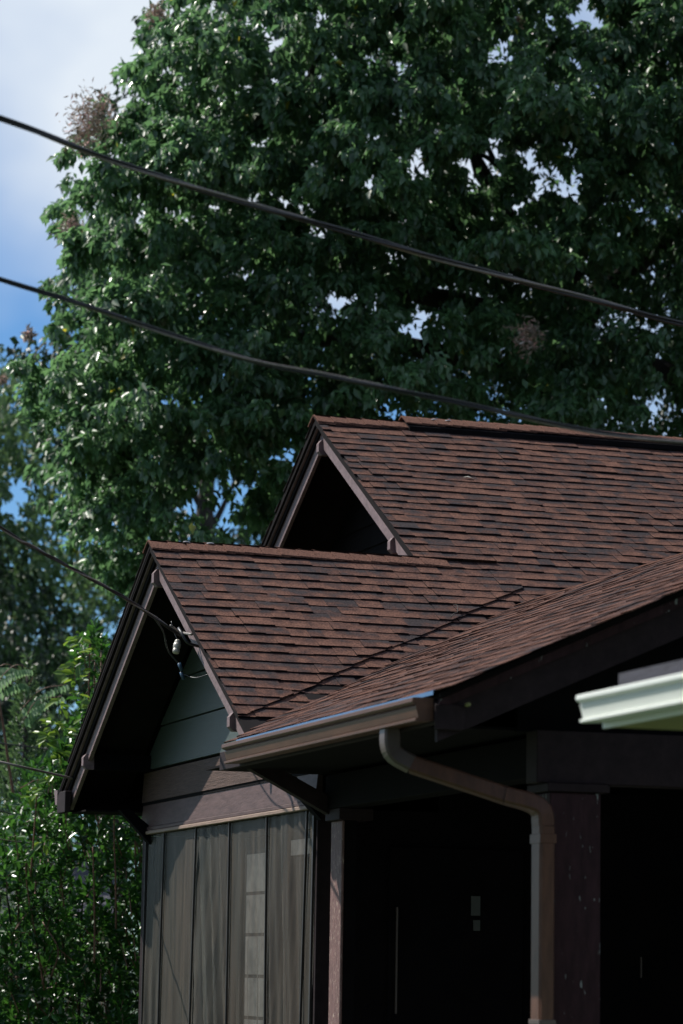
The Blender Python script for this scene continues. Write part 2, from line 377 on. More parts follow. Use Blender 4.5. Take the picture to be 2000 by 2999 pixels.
# porch slope facing left, and the slopes the photograph sees from behind
up_p = Vector((math.cos(APN), 0, math.sin(APN)))
F = Field()
pt = shingles(Hh(XE-.015, -7.16, ZE), (0,1,0), up_p, 24, (0, 7.2), lambda c, P: P.y < valley_y(P.x)+.16 and P.y < -3.15+(P.x-XE)*1.9 and P.x < XR-.13)
for (v, m, wd) in pt: F.add(v[2], v[1], m @ Matrix.Diagonal((1, 1, .5, 1)), False)
tag(link('porch_shingle_field', F.mesh('porch_shingle_field'), M_['shingle'], roof), kind='stuff')
F = Field()
for org, al, up, nr, sr, kp in [
    (Hh(2*XR-XE, -7.16, ZE), (0,1,0), Vector((-math.cos(APN),0,math.sin(APN))), 24, (0, 6.5), lambda c, P: P.y < valley_y(P.x)+.16 and P.x > XR+.10),
    (Hh(0, 20*EXP*math.cos(AN), -20*EXP*math.sin(AN)), (1,0,0), Vector((0,-math.cos(AN),math.sin(AN))), 20, (0.0, 2.6), lambda c, P: True),
    (Hh(2.1, 2.72+38*EXP*math.cos(AN), 1.562-38*EXP*math.sin(AN)), (1,0,0), Vector((0,-math.cos(AN),math.sin(AN))), 38, (.0, 9.8), lambda c, P: True)]:
    
    tl = shingles(org, al, up, nr, sr, kp, 1.3, .5)
    if al == (1,0,0): tl = clipx(tl, lambda y, q=org.x-.005: q)
    for (v, m, wd) in tl: F.add(v[2], v[1], m)
tag(link('rear_shingle_field', F.mesh('rear_shingle_field'), M_['shingle'], roof), kind='stuff')

# ---- ridge caps
def cap_mesh(i, hw=.15):
    r = random.Random(i); ln = .215; vs = []; hz = .010
    for k, x in enumerate((0, ln)):
        z = .012+hz*(1-k)
        for y in (-hw, -.05, 0, .05, hw):
            vs.append((x, y, z-abs(y)*T*.98 + (0 if y else -.008)+r.uniform(-.0015, .0015)))
        for y in (-hw, -.05, 0, .05, hw): vs.append((x, y, z-.012-abs(y)*T*.98 - (0 if y else .008)))
    fs = []
    for j in range(4): fs += [(j, j+1, 11+j, 10+j), (5+j, 15+j, 16+j, 6+j), (j, 5+j, 6+j, j+1), (10+j, 11+j, 16+j, 15+j)]
    fs += [(0, 10, 15, 5), (4, 9, 19, 14)]
    F = Field(); F.add((vs, fs, [(.5, .25)]*20), .78+.3*r.random(), Matrix()); me = F.mesh('ridge_cap'); me.materials.append(M_['shingle']); return me  # brighter tone paints sunlight onto the ridge caps
caps = [cap_mesh(i) for i in range(7)]
def ridge(x0, x1, y, z, flip=False, parent=roof, dz=0):
    x = x0; i = 0
    while x < x1:
        o = bpy.data.objects.new('ridge_cap', random.choice(caps)); C.objects.link(o); o.parent = parent
        o.location = Hh(x, y, z+dz+.012*noise.noise(Vector((x*.8, 0, y)))+random.uniform(-.001, .001)); o.rotation_euler.x = R(random.uniform(-1, 1)); o.rotation_euler.y = 0; x += .142
ridge(-.015, 2.18, 0, .012); ridge(2.085, 2.85, 2.72, 1.572)
# ridge vent: a dark louvred strip with caps on top
vent = mesh('ridge_vent', [Hh(x, 2.72+y, 1.562+z) for x in (2.9, 12) for y, z in ((-.175,-.09),(-.175,-.045),(0,.05),(.175,-.045),(.175,-.09),(0,.01))],
            [(0,1,2,3,4,5),(11,10,9,8,7,6),(0,6,7,1),(1,7,8,2),(2,8,9,3),(3,9,10,4)], M_['black'], roof)
ridge(2.88, 9.5, 2.72, 1.572+.047)
# porch ridge caps (run toward the street)
for i in range(46):
    o = bpy.data.objects.new('ridge_cap', random.choice(caps)); C.objects.link(o); o.parent = roof
    o.matrix_local = Matrix.Translation(Hh(XR, -7.16+i*.142, ZR+.012)) @ Matrix.Rotation(R(90), 4, 'Z') @ Matrix.Diagonal((1, .42, .34, 1))
# sealant dabs over nails
def dab(p):
    vs = []; fs = []
    for j, (rr, zz) in enumerate(((1, 0), (.75, .55), (.3, .9))):
        for k in range(8): q = k*math.pi/4; s = 1+.2*math.sin(3*q+p.x*9); vs.append(p+Vector((.030*rr*s*math.cos(q), .014*rr*math.sin(q), .011*zz)))
    for j in range(2):
        for k in range(8): fs.append((j*8+k, j*8+(k+1) % 8, j*8+8+(k+1) % 8, j*8+8+k))
    fs.append(tuple(range(16, 24))); mesh('sealant_dab', vs, fs, M_['dab'], roof, True)
for x in (.27, .46): dab(Hh(x, -.04, .018))
for x in (3.17, 3.3): dab(Hh(x, 2.67, 1.61))

# ---- rake boards, outlookers
def rake(x0, x1, ya, za, yb, zb, top, bot, name, m, parent=house):
    """board in the gable plane from the peak (ya,za) to the foot (yb,zb); plumb-cut, top/bot measured down from the roof plane"""
    return prism(name, [Hh(x0, ya, za-top), Hh(x0, yb, zb-top), Hh(x0, yb, zb-bot), Hh(x0, ya, za-bot)], (x1-x0, 0, 0), m, parent)
for (gx, gy, gz, yR, yL) in ((0, 0, 0, -2.86, 2.93), (2.1, 2.72, 1.562, .03, 5.4)):
    for s, ye in ((-1, yR), (1, yL)):
        zb = gz - T*abs(ye-gy)
        rake(gx+.004, gx+.028, gy, gz, ye, zb, .0445, .062, 'sheathing_edge', M_['dark'])
        rake(gx+.026, gx+.046, gy, gz, ye, zb, .064, .080, 'shingle_mould', M_['mauve'])
        rake(gx+.048, gx+.066, gy, gz, ye, zb, .0445, .128, 'sheathing_edge', M_['dark'])
        rake(gx+.068, gx+.100, gy, gz, ye-.14*s, gz-T*abs(ye-.14*s-gy), .122, .247, 'rake_board', M_['mauve'])
        rake(gx+.102, gx+.56 if gx == 0 else gx+.6, gy, gz, ye, zb, .105, .122, 'soffit', M_['dark'])
    for dy in (0, -2.19, 2.19):
        if gx > 1 and dy > 0: continue
        if gx > 1 and dy < 0: dy = -1.96
        yy, zz = gy+dy, gz-T*abs(dy)
        w2 = .034; tz, bz = -.17, -.30
        if dy == 0: tz, bz = -.195, -.33
        pts = [(gx+.03, zz+tz-.03), (gx+.055, zz+tz), (gx+.119, zz+tz), (gx+.119, zz+bz+.005), (gx+.06, zz+bz+.005), (gx+.03, zz+bz+.035)]
        box('outlooker_beam', gx+.121, gx+.60, yy-w2, yy+w2, ZA+zz+bz+.005, ZA+zz+tz, M_['black'], house, 0)  # rear of the outlooker coloured black for the shadow under the eave
        prism('outlooker', [Hh(a, yy-w2, b) for a, b in pts], (0, 2*w2, 0), M_['mauve'], house)
# ---- gable wall boards, front gable (plane x=.6)
def wall_board(z0, z1, m, name='siding_board', x=.60, y0=-2.41, y1=2.41, peak=(0, 0), lap=.012):
    """horizontal lap board clipped under the gable slopes"""
    py, pz = peak
    def ylim(z): return max(.01, (pz-.125-z)/T)
    a0 = min(ylim(z0), 9); a1 = min(ylim(z1), 9)
    L0, R0 = max(y0, py-a0), min(y1, py+a0); L1, R1 = max(y0, py-a1), min(y1, py+a1)
    f = [Hh(x-lap, L0, z0), Hh(x-lap, R0, z0), Hh(x-.002, R1, z1), Hh(x-.002, L1, z1)]
    b = [Hh(x+.03, L0, z0), Hh(x+.03, R0, z0), Hh(x+.03, R1, z1), Hh(x+.03, L1, z1)]
    return mesh(name, f+b, BOXF, m, house)
z = -1.545
while z < -.15:
    wall_board(z+.012, min(z+.335, -.08), M_['green']); z += .335
wall_board(-1.795, -1.555, M_['board'], lap=.016)
wall_board(-2.0, -1.82, M_['board2'], lap=.022)
box('board_gap', .592, .604, -2.41, 2.41, ZA-1.8195, ZA-1.7955, M_['black'], house, 0)
box('drip_trim', .568, .60, -2.42, 2.42, ZA-2.032, ZA-2.003, M_['board2'], house)
box('head_trim', .556, .60, -2.43, 2.43, ZA-2.062, ZA-2.0345, M_['trim'], house)
# wall body behind
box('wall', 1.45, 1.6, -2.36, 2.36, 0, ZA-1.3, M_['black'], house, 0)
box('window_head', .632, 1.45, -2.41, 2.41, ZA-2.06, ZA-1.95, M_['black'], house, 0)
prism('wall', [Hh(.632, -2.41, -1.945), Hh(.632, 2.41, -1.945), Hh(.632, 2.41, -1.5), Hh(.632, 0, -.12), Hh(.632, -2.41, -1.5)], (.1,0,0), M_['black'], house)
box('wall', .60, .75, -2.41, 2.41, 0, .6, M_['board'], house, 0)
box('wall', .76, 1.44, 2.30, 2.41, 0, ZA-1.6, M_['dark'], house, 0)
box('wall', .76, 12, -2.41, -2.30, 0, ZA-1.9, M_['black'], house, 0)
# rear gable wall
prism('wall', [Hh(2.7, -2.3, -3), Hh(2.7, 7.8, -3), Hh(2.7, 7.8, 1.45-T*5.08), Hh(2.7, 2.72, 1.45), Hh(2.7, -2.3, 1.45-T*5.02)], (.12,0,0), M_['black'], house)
for k in range(6):
    zz = .1+k*.2
    hw = max(.05, (1.40-zz-.16)/T)
    box('siding_board', 2.685, 2.699, 2.72-min(hw, 5), 2.72+min(hw, 5), ZA+zz, ZA+zz+.17, M_['black'], house, .002)
box('wall', 2.7, 12, 7.7, 7.82, 0, ZA-1.7, M_['dark'], house, 0)
box('wall', 12-.12, 12, -2.3, 7.7, 0, ZA-1.7, M_['dark'], house, 0)
box('attic_window_frame', 2.66, 2.684, .75, 1.35, ZA-.02, ZA+.30, M_['black'], house)
# ---- screened window with shade cloth
seps_t = [2.25, 1.66, .69, -.262, -1.237, -2.2, -2.36]
seps = [2.25, 1.69, .73, -.268, -1.262, -2.15, -2.345]
ZT, ZB = -2.066, -4.1
for k in range(6):
    ya, yb = seps[k], seps[k+1]; nw, nh = 26, 36; vs = []; fs = []
    r = random.Random(k+3); ph = r.uniform(0, 6); fr = r.uniform(16, 26); dg = r.uniform(-.5, .7)*(0.3 if k in (1,) else 1); am = [.013, .006, .026, .012, .022, .008][k]
    for j in range(nh+1):
        v = j/nh; zz = ZT+(ZB-ZT)*v
        for i in range(nw+1):
            u = i/nw; y = ya+(yb-ya)*u
            yy = y + dg*v*.9
            d = am*(math.sin(fr*yy+ph)+.6*math.sin(fr*2.3*yy+2*ph+1.5*v)+.9*noise.noise(Vector((yy*7, zz*.9, k))))
            edge = math.sin(math.pi*u)**.3
            vs.append(Hh(.605+d*edge*(.35+v*.9), y + (.018*math.sin(math.pi*v)*math.sin(5*v+k) if k in (3,) and i in (nw,) else 0), zz))
    for j in range(nh):
        for i in range(nw): a = j*(nw+1)+i; fs.append((a, a+1, a+nw+2, a+nw+1))
    o = mesh('shade_cloth', vs, fs, M_['cloth'], house, True)
for k in range(7):
    yt, yb = seps_t[k], seps[k]+(seps[k]-seps_t[k])*1.3
    wd = .007 if k not in (6,) else .012
    b = .02*math.sin(k*2.1)
    pts = spline([Hh(.589, yt, ZT+.002), Hh(.589, (yt+yb)/2+b*.6, -2.9), Hh(.589, yb, ZB)], 6)
    vs = []; fs = []
    for p in pts:
        for dx, dy in ((-.006, -wd), (-.006, wd), (.01, wd), (.01, -wd)): vs.append(p+Vector((dx, dy, 0)))
    for i in range(len(pts)-1):
        for q in range(4): fs.append((i*4+q, i*4+(q+1) % 4, i*4+4+(q+1) % 4, i*4+4+q))
    mesh('batten', vs, fs, M_['batten'], house)
box('corner_post', .6, .74, -2.41, -2.372, .6, ZA-2.07, M_['fascia'], house)
box('corner_post', .6, .74, 2.26, 2.41, .6, ZA-2.07, M_['fascia'], house)
# pale window with a blind seen through the cloth
wn = box('inner_window', .70, .72, -.90, -.37, ZA-4.1, ZA-2.27, M_['fascia'], house, 0)
zz = -2.30
while zz > -4.0:
    box('window_pane', .692, .698, -.885, -.385, ZA+zz-.27, ZA+zz, M_['pane'], wn, 0); zz -= .295
box('inner_panel', .66, .68, -2.05, -1.60, ZA-2.345, ZA-2.24, M_['pane'], house, 0)
# ---- left eave: gutter end, fascia
def kgutter(name, y0, y1, m, parent, sx=-1, org=(0, 0, 0), s=1.0):
    prof = [(0, 0), (0, -.118), (.084, -.122), (.096, -.119), (.097, -.108), (.080, -.102), (.083, -.094), (.095, -.046), (.090, -.036), (.106, -.031), (.114, -.022), (.114, -.004), (.106, 0), (.104, -.006), (.107, -.014), (.086, -.036), (.078, -.095), (.076, -.112), (.006, -.108), (.006, 0)]
    n = len(prof); vs = [Vector((org[0]+sx*a*s, y, org[2]+b*s)) for y in (y0, y1) for a, b in prof]
    fs = [(i, (i+1) % n, n+(i+1) % n, n+i) for i in range(n)]
    g = mesh(name, vs, fs, m, parent)
    outl = prof[:13]
    for y, d in ((y0, -.004), (y1, .004)):
        mesh('end_cap', [Vector((org[0]+sx*a*s, y+q, org[2]+b*s)) for q in (0, d) for a, b in outl],
             [tuple(range(13)), tuple(range(25, 12, -1))]+[(i, (i+1) % 13, 13+(i+1) % 13, 13+i) for i in range(13)], m, g)
    return g
# left gutter runs along x; profile faces +y
def kgutter_x(x0, x1, y, z, m):
    prof = [(0, 0), (0, -.12), (.07, -.12), (.1, -.04), (.125, -.03), (.125, 0)]
    n = 6; vs = [Hh(x, y+a, z+b) for x in (x0, x1) for a, b in prof]
    return mesh('gutter', vs, [tuple(range(n)), tuple(range(2*n-1, n-1, -1))]+[(i, (i+1) % n, n+(i+1) % n, n+i) for i in range(n)], m, house)
kgutter_x(.0, 2.6, 2.965, -1.68, M_['mauve'])
box('eave_return', .0, .05, 2.66, 2.96, ZA-1.875, ZA-1.70, M_['fascia'], house)
box('eave_fascia', .051, 2.6, 2.925, 2.96, ZA-1.86, ZA-1.70, M_['dark'], house)
box('eave_soffit', .12, .62, 2.41, 2.92, ZA-1.875, ZA-1.862, M_['dark'], house, 0)
box('eave_soffit', .62, 2.6, 2.41, 2.92, ZA-1.875, ZA-1.862, M_['dark'], house, 0)
# knee braces
def brace(y, m, w_=.045):
    prism('knee_brace', [Hh(.34, y-w_, -1.87), Hh(.42, y-w_, -1.86), Hh(.60, y-w_, -2.0), Hh(.60, y-w_, -2.14)], (0, 2*w_, 0), M_['black'], house)
brace(2.19, None); brace(-2.45, None)
prism('knee_brace', [Hh(.02, -2.75, -1.83), Hh(.14, -2.75, -1.78), Hh(.62, -2.75, -2.02), Hh(.62, -2.75, -2.14)], (0, .09, 0), M_['fascia'], house)

# ---- porch: gutter, fascia, structure
gut = kgutter('gutter', -7.08, -3.42, M_['gutter'], house, -1, (XE-.015, 0, ZA+ZE-.035))
pg = box('eave_fascia', XE-.012, XE+.015, -7.1, -2.95, ZA+ZE-.17, ZA+ZE-.05, M_['fascia'], house)
mesh('drip_edge', [Hh(XE-.03, -7.12, ZE-.022), Hh(XE-.03, -3.4, ZE-.022), Hh(XE-.03, -3.4, ZE-.001), Hh(XE-.03, -7.12, ZE-.001), Hh(XE+.0, -7.12, ZE+.010), Hh(XE+.0, -3.4, ZE+.010)],
     [(0,1,2,3), (3,2,5,4)], M_['blue'], house)
# dark boxed return at the near end of the gutter, with a small pale bolt head
box('eave_return', XE-.02, XE+.14, -7.135, -7.115, ZA+ZE-.20, ZA+ZE-.07, M_['fascia'], house)
tube('bolt', [Hh(XE-.0+.14, -7.15, ZE-.07), Hh(XE+.14, -7.19, ZE-.07)], .011, M_['cream'], house)
# near rake of the porch gable
for s, xe in ((1, XE), (-1, 2*XR-XE)):
    prism('rake_mould', [Hh(xe, -7.13, ZE-.045), Hh(XR, -7.13, ZR-.045), Hh(XR, -7.13, ZR-.095), Hh(xe, -7.13, ZE-.095)], (0, .02, 0), M_['column'], house)
    prism('rake_board', [Hh(xe, -7.105, ZE-.052), Hh(XR, -7.105, ZR-.052), Hh(XR, -7.105, ZR-.26), Hh(xe, -7.105, ZE-.26)], (0, .035, 0), M_['fascia'], house)
    prism('soffit', [Hh(xe+.02*s, -7.065, ZE-.047), Hh(XR, -7.065, ZR-.047), Hh(XR, -7.065, ZR-.055), Hh(xe+.02*s, -7.065, ZE-.055)], (0, 3.5, 0), M_['dark'], house)
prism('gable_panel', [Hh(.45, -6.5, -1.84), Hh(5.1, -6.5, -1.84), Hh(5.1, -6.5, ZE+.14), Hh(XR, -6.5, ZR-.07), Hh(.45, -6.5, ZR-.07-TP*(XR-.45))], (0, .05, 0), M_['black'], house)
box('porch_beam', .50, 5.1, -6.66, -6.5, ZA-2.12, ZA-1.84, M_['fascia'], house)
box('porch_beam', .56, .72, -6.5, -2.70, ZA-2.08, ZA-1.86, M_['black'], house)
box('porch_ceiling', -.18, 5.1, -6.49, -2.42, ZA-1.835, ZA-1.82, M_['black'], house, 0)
col = box('porch_column', .565, .855, -6.69, -6.42, .3, ZA-2.17, M_['column'], house, .006)
box('column_capital', .545, .90, -6.71, -6.40, ZA-2.168, ZA-2.122, M_['fascia'], col)
box('post_shaded_side', .62, .70, -2.94, -2.72, .3, ZA-2.16, M_['black'], house, 0)  # rest of the post in black, its unlit side put into colour
post = box('porch_post', .60, .618, -2.95, -2.71, .3, ZA-2.16, M_['post'], house, .006)
box('column_capital', .57, .80, -2.98, -2.67, ZA-2.158, ZA-2.082, M_['fascia'], post)
box('porch_floor', .5, 8, -6.8, -2.42, .1, .3, M_['concrete'], house)
box('wall', 5.0, 5.1, -6.49, -2.42, .3, ZA-2.12, M_['black'], house, 0)
# porch back wall: door frame and small dim panes
fr = box('porch_door', 1.10, 2.05, -2.45, -2.412, .3, ZA-2.3, M_['black'], house)
for x0, x1, z0, z1 in ((1.672, 1.738, -2.745, -2.615), (1.69, 1.738, -2.845, -2.775)):
    box('pane', x0, x1, -2.458, -2.452, ZA+z0, ZA+z1, M_['dimpane'], fr, 0)
box('wall_trim', 1.14, 1.152, -2.47, -2.455, ZA-3.4, ZA-2.7, M_['pipegrey'], house, 0)
box('wall_trim', 2.9, 2.91, -2.47, -2.455, ZA-3.14, ZA-3.0, M_['pipegrey'], house, 0)
# downspout
path = [Hh(-.27, -6.5, -1.83), Hh(-.27, -6.5, -1.93), Hh(-.245, -6.505, -1.99), Hh(-.16, -6.53, -2.04), Hh(.30, -6.72, -2.20), Hh(.42, -6.765, -2.235), Hh(.475, -6.79, -2.28), Hh(.485, -6.795, -2.36)]
ds = None
def rect_tube(name, pts, hx, hy, m, parent):
    vs = []; fs = []; sp = spline(pts, 4)
    for i, p in enumerate(sp):
        t = (sp[min(i+1, len(sp)-1)]-sp[max(i-1, 0)]).normalized()
        b = Vector((0.0, 1.0, 0)); b = (b-t*b.dot(t)).normalized(); a = b.cross(t).normalized()
        c = .25
        for u, v in ((-1+c,-1),(1-c,-1),(1,-1+c),(1,1-c),(1-c,1),(-1+c,1),(-1,1-c),(-1,-1+c)): vs.append(p+a*u*hx+b*v*hy)
    n = 8
    for i in range(len(sp)-1):
        for k in range(n): fs.append((i*n+k, i*n+(k+1) % n, i*n+n+(k+1) % n, i*n+n+k))
    fs += [tuple(range(n-1, -1, -1)), tuple(range(len(vs)-n, len(vs)))]
    return mesh(name, vs, fs, m, parent, False)
ds = rect_tube('downspout', [Hh(.485, -6.795, -2.36), Hh(.485, -6.795, -3.0), Hh(.485, -6.795, .2-ZA)], .043, .072, M_['pipe'], house)
rect_tube('elbow', path[:4], .045, .055, M_['pipegrey'], ds)
rect_tube('elbow', path[3:5], .044, .052, M_['pipe'], ds)
rect_tube('elbow', path[4:], .044, .068, M_['pipe'], ds)
box('strap', .438, .532, -6.872, -6.718, ZA-3.385, ZA-3.36, M_['pipegrey'], ds, .002)
box('strap', .439, .531, -6.870, -6.720, ZA-2.45, ZA-2.40, M_['pipe'], ds, .002)

# ---- fallen leaf on the roof
lp = Vector((5.357, 21.676, 0)) + Hh(3.098, 1.599, .925)
fl = mesh('fallen_leaf', [lp+Vector(q)*1.0 for q in ((-.05,.0,.012),(-.02,.016,.022),(.02,.012,.014),(.05,-.004,.006),(.022,-.016,.010),(-.015,-.012,.016),(0,0,.024))],
          [(0,1,6),(1,2,6),(2,3,6),(3,4,6),(4,5,6),(5,0,6)], M_['porcelain']); tag(fl, 'small pale dry leaf lying on the shingles of the upper slope', 'leaf')

tw = tube('twig', spline([Vector((5.357, 21.676, 0))+Hh(a, b, T*b+c) for a, b, c in ((2.02, -1.03, .03), (2.06, -.98, .035), (2.10, -.94, .03), (2.12, -.88, .05), (2.10, -.86, .045))], 4), .0035, M_['bark'])
tag(tw, 'small curved dry twig lying on the shingles above the valley', 'twig')

# ================================================================== cables
def cable(name, pts, rad, label, twist=.9, bare=True, group=None):
    sp = spline(pts, 40); root = empty(name, sp[0], label, 'cable', group)
    tot = [0.]
    for a, b in zip(sp, sp[1:]): tot.append(tot[-1]+(b-a).length)
    for j in range(3):
        st = []
        for i, p in enumerate(sp):
            t = (sp[min(i+1, len(sp)-1)]-sp[max(i-1, 0)]).normalized(); a = t.cross(Vector((0,0,1))).normalized(); b = a.cross(t)
            q = 2*math.pi*(tot[i]/twist + j/3)
            st.append(p-sp[0]+(a*math.cos(q)+b*math.sin(q))*rad*(.95 if j else 1.0))
        vs, fs = tube_geo(st, rad*(.82 if j else .74), 7)
        mesh('bare_strand' if (j == 0 and bare) else 'insulated_strand', vs, fs, M_['bare'] if (j == 0 and bare) else M_['wire'], root, True)
    return root
d = 14.5
cable('overhead_cable', [at(-500, 175, d-1), at(0, 346, d-.5), at(357, 480, d), at(700, 589, d+.5), at(957, 661, d+.8), at(1300, 762, d+1.2), at(1791, 893, d+1.8), at(2000, 950, d+2), at(2500, 1070, d+2.5)], .0092,
      'thick twisted dark cable crossing the tree highest in the picture', 2.1)
cable('overhead_cable', [at(-500, 650, d), at(0, 817, d), at(280, 905, d), at(700, 1045, d), at(957, 1100, d), at(1300, 1170, d), at(1478, 1209, d), at(1746, 1265, d), at(2000, 1296, d), at(2500, 1345, d)], .008,
      'twisted dark cable that runs just above the ridge of the upper roof', 2.1)
att = Vector((5.357, 21.676, 0)) + Hh(.03, -1.18, -.80)
sd = cable('service_drop', [at(-500, 1180, 17), at(0, 1543, 18.5), at(100, 1604, 19), at(345, 1739, 20.3), at(452, 1808, 21), att+Vector((-.06,.1,.0))], .0075,
      'service cable that ends at the hook on the front gable rake board', 1.1)
tube('lead_wire', spline([at(448, 1805, 21)-sd.location, at(478, 1850, 21.3)-sd.location, at(492, 1905, 21.7)-sd.location, at(520, 1940, 22.2)-sd.location], 6), .006, M_['wire'], sd)
tube('dead_end_grip', spline([at(500, 1832, 21.3)-sd.location, at(525, 1850, 21.6)-sd.location, att-sd.location], 6), .009, M_['bare'], sd)
hk = tube('cable_hook', spline([att+Vector((-.05,.06,.03)), att+Vector((-.09,.02,.04)), att+Vector((-.09,-.06,.0)), att+Vector((-.05,-.09,-.07)), att+Vector((.05,-.06,-.09))], 6), .011, M_['wire'])
tag(hk, 'dark iron hook screwed to the front gable rake board', 'hook')
ip = Vector((5.357, 21.676, 0)) + Hh(.05, -.70, -.82)
ins = empty('insulator', ip, 'small white porcelain insulator hanging below the cable under the front gable', 'insulator')
prof = [(-.075, .012), (-.07, .024), (-.045, .026), (-.04, .018), (-.03, .027), (.0, .028), (.005, .019), (.015, .024), (.03, .018), (.035, .008)]
vs = []; fs = []
for zz, rr in prof:
    for k in range(12): vs.append((rr*math.cos(k*math.pi/6), rr*math.sin(k*math.pi/6), zz))
for j in range(len(prof)-1):
    for k in range(12): fs.append((j*12+k, j*12+(k+1) % 12, j*12+12+(k+1) % 12, j*12+12+k))
fs += [tuple(range(11, -1, -1)), tuple(range(len(vs)-12, len(vs)))]
b = mesh('insulator_body', vs, fs, M_['porcelain'], ins, True); b.rotation_euler = (R(-15), R(12), 0)
tube('hanger_wire', spline([(0, 0, .03), (-.02, .04, .10), (-.03, .07, .17)], 5), .003, M_['wire'], ins)
for i, (px, py) in enumerate(((524, 1942), (530, 1968))):
    p = at(px, py, 22.3); o = tube('splice_connector', [p, p+Vector((.02, -.01, -.055))], .014, M_['bluecon'])
    tag(o, ['upper blue splice connector on the wires under the front gable', 'lower blue splice connector on the wires under the front gable'][i], 'connector', 'splice connectors under the gable')
o = tube('lead_wire', spline([at(532, 1972, 22.3), at(570, 1985, 22.2), at(610, 1975, 22.05)], 6), .004, M_['wire']); tag(o, 'thin dark wire from the lower connector to the right rake board', 'wire')
for pts, r_, lab in (([at(-40, 2222, 24), at(60, 2245, 24), at(170, 2270, 24.6), at(300, 2300, 25)], .010, 'silvery cable at the left edge beside the shrub top'),
                  ([at(-40, 2172, 30), at(80, 2186, 30), at(200, 2203, 30), at(330, 2212, 30)], .006, 'thin black wire behind the yellow shrub leaves'),
                  ([at(-40, 2364, 30), at(60, 2390, 30), at(200, 2428, 30)], .006, 'thin black wire at the left above the hedge'),
                  ([at(-40, 2452, 27), at(40, 2464, 27.6), at(120, 2472, 29)], .006, 'grey wire entering the hedge from the left')):
    o = tube('wire', spline(pts, 8), r_, M_['bare'] if 'silvery' in lab or 'grey' in lab else M_['wire']); tag(o, lab, 'wire')

# ================================================================== neighbour's white gutter, near right
nb = empty('white_trimmed_house', (4.855, 12.0, 0), 'neighbouring house corner with white gutter and cream soffit near the right edge', 'house')
Z0 = 2.785
kgutter('gutter', -9, 0, M_['white'], nb, -1, (.122*.95, 0, Z0), .98)
box('fascia', .122, .14, -9, -.01, Z0-.14, Z0-.005, M_['white'], nb, 0)
prism('soffit', [(.142, -9, Z0-.125), (.142, -.0, Z0-.125), (3.4, -.0, Z0-.125), (3.4, -9, Z0-.125)], (0, 0, -.008), M_['cream'], nb)
prism('roof', [(.10, .03, Z0+.005), (3.4, .03, Z0+.22), (3.4, -9, Z0+.22), (.10, -9, Z0+.005)], (0, 0, -.012), M_['slate'], nb)
prism('roof_edge', [(.20, 0, Z0+.10), (3.4, 0, Z0+.36), (3.4, -9, Z0+.36), (.20, -9, Z0+.10)], (0, 0, -.07), M_['slate'], nb)
box('wall', 1.3, 1.4, -9, -.6, 0, Z0-.13, M_['white'], nb, 0)
box('wall', 1.4, 3.4, -.7, -.6, 0, Z0-.13, M_['white'], nb, 0)

# ================================================================== far house seen through the hedge
fh = empty('grey_roofed_house', at(150, 2700, 46) * 1, 'far house with grey roof glimpsed through the hedge at the left', 'house'); fh.location.z = 0
px = EYE
def far_pts(l): return [at(a, b, dd)-fh.location for a, b, dd in l]
prism('roof', far_pts([(-500, 2700, 44), (345, 2690, 44), (345, 2500, 49), (-500, 2500, 49)]), (0, 0, -.15), M_['slate'], fh)
wv = far_pts([(-500, 2712, 44.6), (330, 2702, 44.6)])
prism('wall', [wv[0], wv[1], Vector((wv[1].x, wv[1].y, 0)), Vector((wv[0].x, wv[0].y, 0))], (.5, 2.5, 0), M_['wall_cream'], fh)

# ================================================================== foliage
def fast_mesh(name, V, faces_per, idx, tone_v, m, parent):
    """V (n, k, 3) vertices per leaf, idx list of faces (same length) in a leaf"""
    n, k, _ = V.shape; q = len(idx[0]); nf = len(idx)
    me = bpy.data.meshes.new(name); me.vertices.add(n*k); me.vertices.foreach_set('co', V.reshape(-1).astype(np.float32))
    loops = (np.array(idx)[None, :, :] + (np.arange(n)*k)[:, None, None]).reshape(-1)
    me.loops.add(len(loops)); me.loops.foreach_set('vertex_index', loops.astype(np.int32))
    me.polygons.add(n*nf); me.polygons.foreach_set('loop_start', (np.arange(n*nf)*q).astype(np.int32))
    a = me.attributes.new('tone', 'FLOAT', 'FACE'); a.data.foreach_set('value', np.repeat(tone_v, nf).astype(np.float32))
    me.update(calc_edges=True); me.materials.append(m)
    o = bpy.data.objects.new(name, me); C.objects.link(o)
    if parent: o.parent = parent
    return o
def unit(a): return a/np.maximum(np.linalg.norm(a, axis=-1, keepdims=True), 1e-9)
def leaves(P, A, Nn, Ln, Wd, fold=.25, kind='diamond'):
    """P base, A axis (unit), Nn approx normal, returns vertex array"""
    S = unit(np.cross(A, Nn)); Nn = unit(np.cross(S, A)); Ln = Ln[:, None]; Wd = Wd[:, None]
    if kind == 'diamond':
        return np.stack([P, P+A*Ln*.45+S*Wd*.5+Nn*Wd*fold, P+A*Ln-Nn*Ln*.12, P+A*Ln*.45-S*Wd*.5+Nn*Wd*fold], 1), [(0,1,2),(0,2,3)]
    v = [P, P+A*Ln*.3+S*Wd*.42+Nn*Wd*fold, P+A*Ln*.68+S*Wd*.46+Nn*Wd*fold*.9, P+A*Ln-Nn*Ln*.1,
         P+A*Ln*.68-S*Wd*.46+Nn*Wd*fold*.9, P+A*Ln*.3-S*Wd*.42+Nn*Wd*fold]
    return np.stack(v, 1), [(0,1,2,3),(0,3,4,5)]
EY = np.array(EYE); FW = np.array(fwd); RR = np.array(CR); UU = np.array(CU)
def project(P):
    d = P-EY; z = d@FW; return 1000+FPX*(d@RR)/z, 1499.5-FPX*(d@UU)/z
